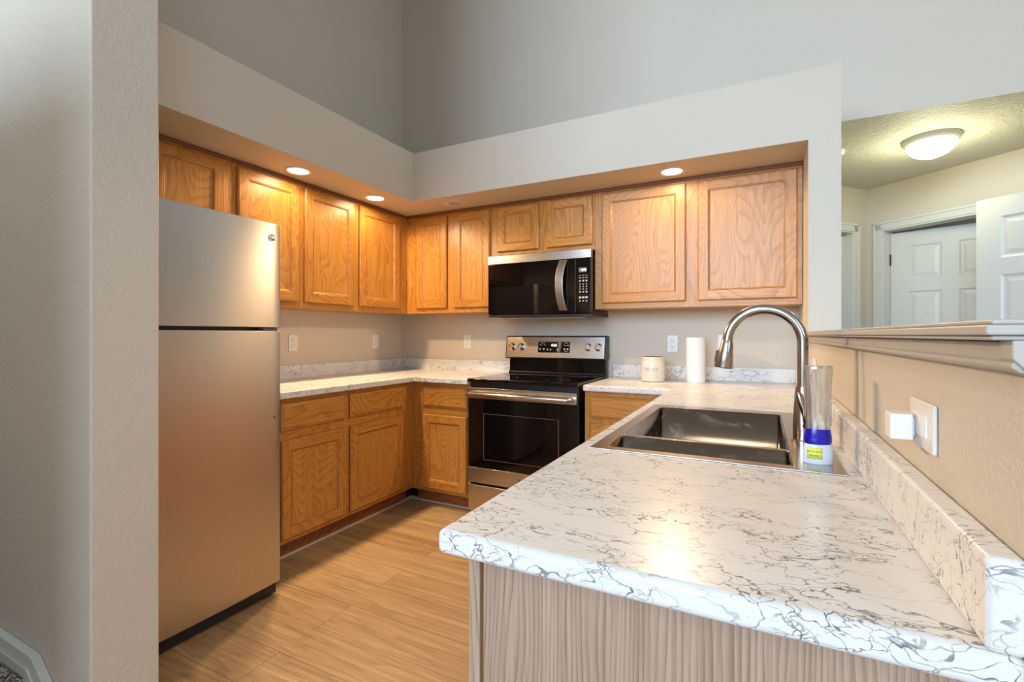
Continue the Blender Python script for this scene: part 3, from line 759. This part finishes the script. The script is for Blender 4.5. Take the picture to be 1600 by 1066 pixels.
for (x, h, w_, t_) in ((1.415, .033, .036, .003), (1.60, .033, .03, .003), (1.40, .018, .014, .005), (1.43, .018, .012, .005), (1.59, .016, .013, .007), (1.613, .016, .012, .007),
                 (1.395, -.012, .01, .010), (1.425, -.012, .012, .010), (1.455, -.016, .011, .010), (1.480, -.016, .010, .009), (1.535, -.016, .011, .010), (1.588, -.012, .012, .012), (1.612, -.012, .012, .012), (1.60, -.028, .022, .003)):
    B('key_mark', (-w_/2, w_/2, -.0004, .0004, -t_/2, t_/2), M['legend'], cpn, loc=ploc(x, h, .0068), rot=(-tilt, 0, 0))
for x in (1.163, 1.238, 1.766, 1.841):
    bm = bmesh.new(); lathe(bm, [(.027, 0), (.027, .006), (.024, .008), (.021, .010), (.0195, .026), (.018, .028)], n=28)
    box(bm, -.005, .005, -.0195, .0195, .02, .034)
    obj('knob', bm, M['chrome'], cpn, loc=ploc(x, .004, .004), rot=(R(90)-tilt, 0, 0), bevel=.001)
# oven door
bm = bmesh.new(); box(bm, RX0+.001, RX1-.002, -.664, RF-.001, .236, .862)
od = obj('oven_door', bm, M['gloss'], rg, bevel=.003)
B('top_band', (RX0+.001, RX1-.002, -.6665, -.660, .792, .8615), M['steel_h'], od, bevel=.001)
B('bottom_band', (RX0+.001, RX1-.002, -.6665, -.660, .237, .336), M['steel_h'], od, bevel=.001)
bm = bmesh.new()   # window outline inside the glass
x0, x1, z0, z1 = 1.235, 1.765, .392, .695
for bx_ in ((x0, x1, z0, z0+.004), (x0, x1, z1-.004, z1), (x0, x0+.006, z0, z1), (x1-.006, x1, z0, z1)):
    box(bm, bx_[0], bx_[1], -.6647, -.6635, bx_[2], bx_[3])
obj('window_frame', bm, plain('window_edge', (.10, .05, .045), .3), od, bevel=.0003)
bm = bmesh.new(); lathe(bm, [(.013, 0), (.013, .002), (0, .0025)], n=20, caps=False); obj('badge', bm, M['dgrey'], od, loc=(1.50, -.6665, .288), rot=(R(90), 0, 0))
hb = bmesh.new(); zh_ = .822
tube(hb, [(RX0+.012, -.665, zh_), (RX0+.014, -.700, zh_), (RX0+.03, -.712, zh_), (1.5, -.716, zh_), (RX1-.045, -.712, zh_), (RX1-.028, -.700, zh_), (RX1-.026, -.665, zh_)], [.012, .013, .0145, .0145, .0145, .013, .012], 16)
obj('handle', hb, M['steel_h'], od, smooth=True)
B('drawer', (RX0+.001, RX1-.002, -.662, RF-.001, .045, .219), M['steel_h'], rg, bevel=.003)
bm = bmesh.new(); box(bm, RX1-.001, RX1+.006, -.655, -.60, .04, .90); obj('side_trim', bm, M['black'], rg)
for x in (RX0+.05, RX1-.05):
    for y in (-.58, -.08):
        bm = bmesh.new(); lathe(bm, [(.016, 0), (.016, .036)], n=12); obj('foot', bm, M['black'], rg, loc=(x, y, 0))

# ================================================================ MICROWAVE
mw = thing('microwave', 'black over-the-range microwave with stainless top strip and curved handle', 'microwave', (0, 0, 0))
MX0, MX1 = 1.1185, 1.8815
B('body', (MX0+.002, MX1-.002, -.372, -.004, 1.346, 1.764), M['gloss'], mw, bevel=.002)
B('vent_strip', (MX0, MX1, -.404, -.372, 1.707, 1.765), M['steel_h'], mw, bevel=.003)
dr = B('door', (MX0, 1.776, -.398, -.372, 1.350, 1.706), M['gloss'], mw, bevel=.003)
hb = bmesh.new(); n = 14; L2 = []
for i in range(n+1):
    s = -1+2*i/n; L2.append((1.700-.006, -.408-.030*(1-s*s), 1.536+.168*s))
rings = []
for x, y, z in L2:
    rings.append([hb.verts.new(p) for p in ((x-.027+.020*(1-((z-1.536)/.168)**2)*-1, y+.010, z), (x+.027-.020*(1-((z-1.536)/.168)**2), y+.010, z), (x+.027-.020*(1-((z-1.536)/.168)**2), y-.004, z), (x-.027-.020*(1-((z-1.536)/.168)**2), y-.004, z))])
for a, b in zip(rings, rings[1:]):
    for k in range(4): hb.faces.new((a[k], a[(k+1) % 4], b[(k+1) % 4], b[k]))
hb.faces.new(rings[0]); hb.faces.new(rings[-1])
box(hb, 1.675, 1.715, -.402, -.396, 1.368, 1.39); box(hb, 1.675, 1.715, -.402, -.396, 1.682, 1.704)
obj('handle', hb, M['steel_h'], dr, bevel=.003, smooth=True)
cpl = B('control_panel', (1.778, MX1, -.398, -.372, 1.350, 1.706), M['gloss'], mw, bevel=.003)
B('display', (1.798, 1.850, -.3988, -.3975, 1.617, 1.645), M['lcd'], cpl)
text_obj('clock_digits', '4:16', .020, M['digit'], cpl, (1.832, -.3990, 1.631), (R(90), 0, 0))
bm = bmesh.new()
for r_ in range(8):
    z = (1.595, 1.580, 1.560, 1.538, 1.522, 1.506, 1.488, 1.452)[r_]
    for c in range(3):
        wd = (.014, .014, .011, .005, .005, .005, .010, .016)[r_]; hh = (.003, .004, .010, .008, .008, .008, .009, .012)[r_]
        x = 1.806+.022*c; B('key_mark', (x-wd/2, x+wd/2, -.3990, -.3975, z-hh/2, z+hh/2), M['legend'], cpl)
for c in range(3): B('key_mark', (1.802+.022*c, 1.809+.022*c, -.3990, -.3975, 1.425, 1.434), M['legend'], cpl)
B('bottom_plate', (MX0, MX1+.0, -.398, -.004, 1.334, 1.3455), M['black'], mw, bevel=.002)
B('grease_filter', (MX0+.08, MX1-.10, -.34, -.08, 1.326, 1.3335), M['steel_h'], mw, bevel=.002)

# ================================================================ SMALL THINGS ON THE WORKTOP
jr = thing('jar', 'cream ceramic jar with dark wax inside near the range', 'jar', (2.240, -.245, ZC+.0006))
bm = bmesh.new(); lathe(bm, [(.066, 0), (.074, .006), (.076, .03), (.075, .11), (.070, .125), (.067, .131), (.067, .140), (.0675, .152), (.066, .155), (.063, .155), (.061, .152), (.061, .10), (0, .10)], n=40, caps=False)
jb = obj('jar_body', bm, M['ceramic'], jr, smooth=True)
bm = bmesh.new(); lathe(bm, [(.0605, .150), (.0608, .1558), (.056, .1568), (0, .1568)], n=36, caps=False); obj('wax', bm, M['brown'], jr)
lt = text_obj('raised_lettering', 'RELAX', .030, M['ceramic_dark'], jb, (0, 0, .078), (0, 0, R(2)), .001)
bend(lt, .0752, 1, 0)
pt = bmesh.new(); lathe(pt, [(.019, 0), (.054, 0), (.056, .002), (.0563, .277), (.054, .279), (.019, .279), (.019, 0)], n=40, caps=False)
tag(obj('paper_towel_roll', pt, M['paper'], loc=(2.492, -.205, ZC+.0004), smooth=True), 'white paper towel roll standing on end by the wall outlet', 'paper towel')

# ---------------- wall outlets
def outlet_parts(t):
    B('cover_plate', (-.035, .035, -.006, 0, -.0575, .0575), M['plate'], t, bevel=.0025)
    for z in (.0195, -.0195):
        bm = bmesh.new(); lathe(bm, [(.0165, 0), (.0165, .0022), (.0155, .003)], n=24, sy=.92)
        r_ = obj('receptacle', bm, M['white_pl'], t, loc=(0, -.0055, z), rot=(R(90), 0, 0), smooth=True)
        bm = bmesh.new(); box(bm, -.0075, -.0050, -.001, .009, .0027, .0033); box(bm, .0050, .0075, -.001, .008, .0027, .0033); lathe(bm, [(.0028, .0027), (.0028, .0033)], (0, -.007), 10)
        obj('slots', bm, M['ink'], r_)
OG = 'white duplex outlets above the worktop'
def outlet(label, loc, rz):
    t = thing('wall_outlet', label, 'outlet', loc, rz, OG); outlet_parts(t); return t
outlet('white outlet on the left wall nearest the fridge', (.0005, -1.133, 1.153), R(90))
outlet('white outlet on the left wall nearest the corner', (.0005, -.336, 1.153), R(90))
outlet('white outlet on the back wall left of the range', (.694, -.0005, 1.153), 0)
outlet('white outlet between the cream jar and the paper towel roll', (2.322, -.0005, 1.149), 0)
outlet('white outlet half hidden behind the faucet spray head', (2.640, -.0005, 1.153), 0)
t = thing('wall_outlet', 'large white outlet set sideways in the half wall by the sink', 'outlet', (PW-.0005, -2.478, 1.076), R(-90))
B('cover_plate', (-.035, .035, -.006, 0, -.0575, .0575), M['plate'], t, bevel=.0025)
B('insert', (-.0165, .0165, -.0085, -.005, -.0335, .0335), M['white_pl'], t, bevel=.0015)
t.rotation_euler = (0, R(90), 0); t.rotation_mode = 'XYZ'
t.matrix_world = Matrix.Translation((PW-.0005, -2.478, 1.076)) @ Matrix.Rotation(R(-90), 4, 'Z') @ Matrix.Rotation(R(90), 4, 'Y')
ad = thing('plug_adapter', 'white cube charger plugged into the outlet on the half wall', 'charger', (PW-.0095, -2.452, 1.069))
B('cube', (-.032, -.003, -.019, .019, -.020, .020), M['white_pl'], ad, bevel=.003, seg=3)
B('plug_face', (-.003, -.0005, -.013, .013, -.013, .013), M['white_pl'], ad, bevel=.001)
sw = thing('switch_plate', 'white switch plate on the half wall behind the soap bottle', 'switch', (PW-.0005, -.83, 1.045), R(-90))
B('cover_plate', (-.057, .057, -.006, 0, -.0575, .0575), M['plate'], sw, bevel=.0025)
for x in (-.023, .023): B('toggle', (x-.005, x+.005, -.018, -.005, -.004, .012), M['white_pl'], sw, bevel=.001)

# ================================================================ LAMPS
def can(label, x, y, lit, power=0):
    t = thing('recessed_light', label, 'light', (x, y, ZS), 0, 'recessed lights in the soffit')
    bm = bmesh.new(); lathe(bm, [(.078, 0), (.078, -.003), (.070, -.006), (.058, -.004), (.056, -.0005)], n=40, caps=False)
    obj('trim_ring', bm, M['white'], t, smooth=True)
    bm = bmesh.new(); lathe(bm, [(.0565, -.0012), (.03, -.003), (0, -.004)], n=32, caps=False)
    if lit:
        obj('lens', bm, M['lamp'], t)
        l = bpy.data.lights.new('bulb', 'SPOT'); l.energy = power; l.color = WARM; l.spot_size = R(172); l.spot_blend = .35; l.shadow_soft_size = .06
        linear_falloff(l)
        lo = bpy.data.objects.new('bulb', l); COL.objects.link(lo); lo.parent = t; lo.location = (0, 0, -.012)
    else:
        obj('lens', bm, M['lampoff'], t)
        bm = bmesh.new(); lathe(bm, [(.034, -.004), (.034, -.010), (.028, -.012), (0, -.012)], n=24, caps=False); obj('bulb_face', bm, M['greytrim'], t)
can('lit recessed light over the left worktop, nearest the fridge', .479, -1.476, True, 37)
can('lit recessed light over the left worktop, nearest the corner', .480, -.851, True, 37)
can('unlit recessed light in the soffit left of the microwave', .886, -.487, False)
can('lit recessed light in the soffit above the wide right wall cabinet', 2.393, -.483, True, 22)
fl = thing('ceiling_light', 'round flush-mount ceiling light with glowing glass dome in the hallway', 'light', (3.814, .555, HZ))
bm = bmesh.new(); lathe(bm, [(.150, 0), (.152, -.006), (.146, -.012), (.146, -.018), (.138, -.030), (.128, -.034)], n=48, caps=False); obj('rim', bm, plain('cream_metal', (.62, .58, .46), .4), fl, smooth=True)
bm = bmesh.new(); prof = [(.128*math.cos(R(a)), -.032-.092*math.sin(R(a))) for a in range(0, 91, 9)]; lathe(bm, prof, n=40, caps=False); obj('glass_dome', bm, M['dome'], fl, smooth=True)
bm = bmesh.new(); lathe(bm, [(.010, -.123), (.012, -.126), (.007, -.131), (.004, -.137)], n=16); obj('finial', bm, M['chrome'], fl, smooth=True)
l = bpy.data.lights.new('bulb', 'POINT'); l.energy = 8; l.color = (1, .97, .58); l.shadow_soft_size = .12
lo = bpy.data.objects.new('bulb', l); COL.objects.link(lo); lo.parent = fl; lo.location = (0, 0, -.20)
bm = bmesh.new(); lathe(bm, [(.05, 0), (.05, -.02), (.042, -.03), (0, -.032)], n=24, caps=False)
tag(obj('smoke_detector', bm, M['white_pl'], loc=(3.306, .545, HZ), smooth=True), 'small white smoke detector on the hallway ceiling beside the column', 'smoke detector')
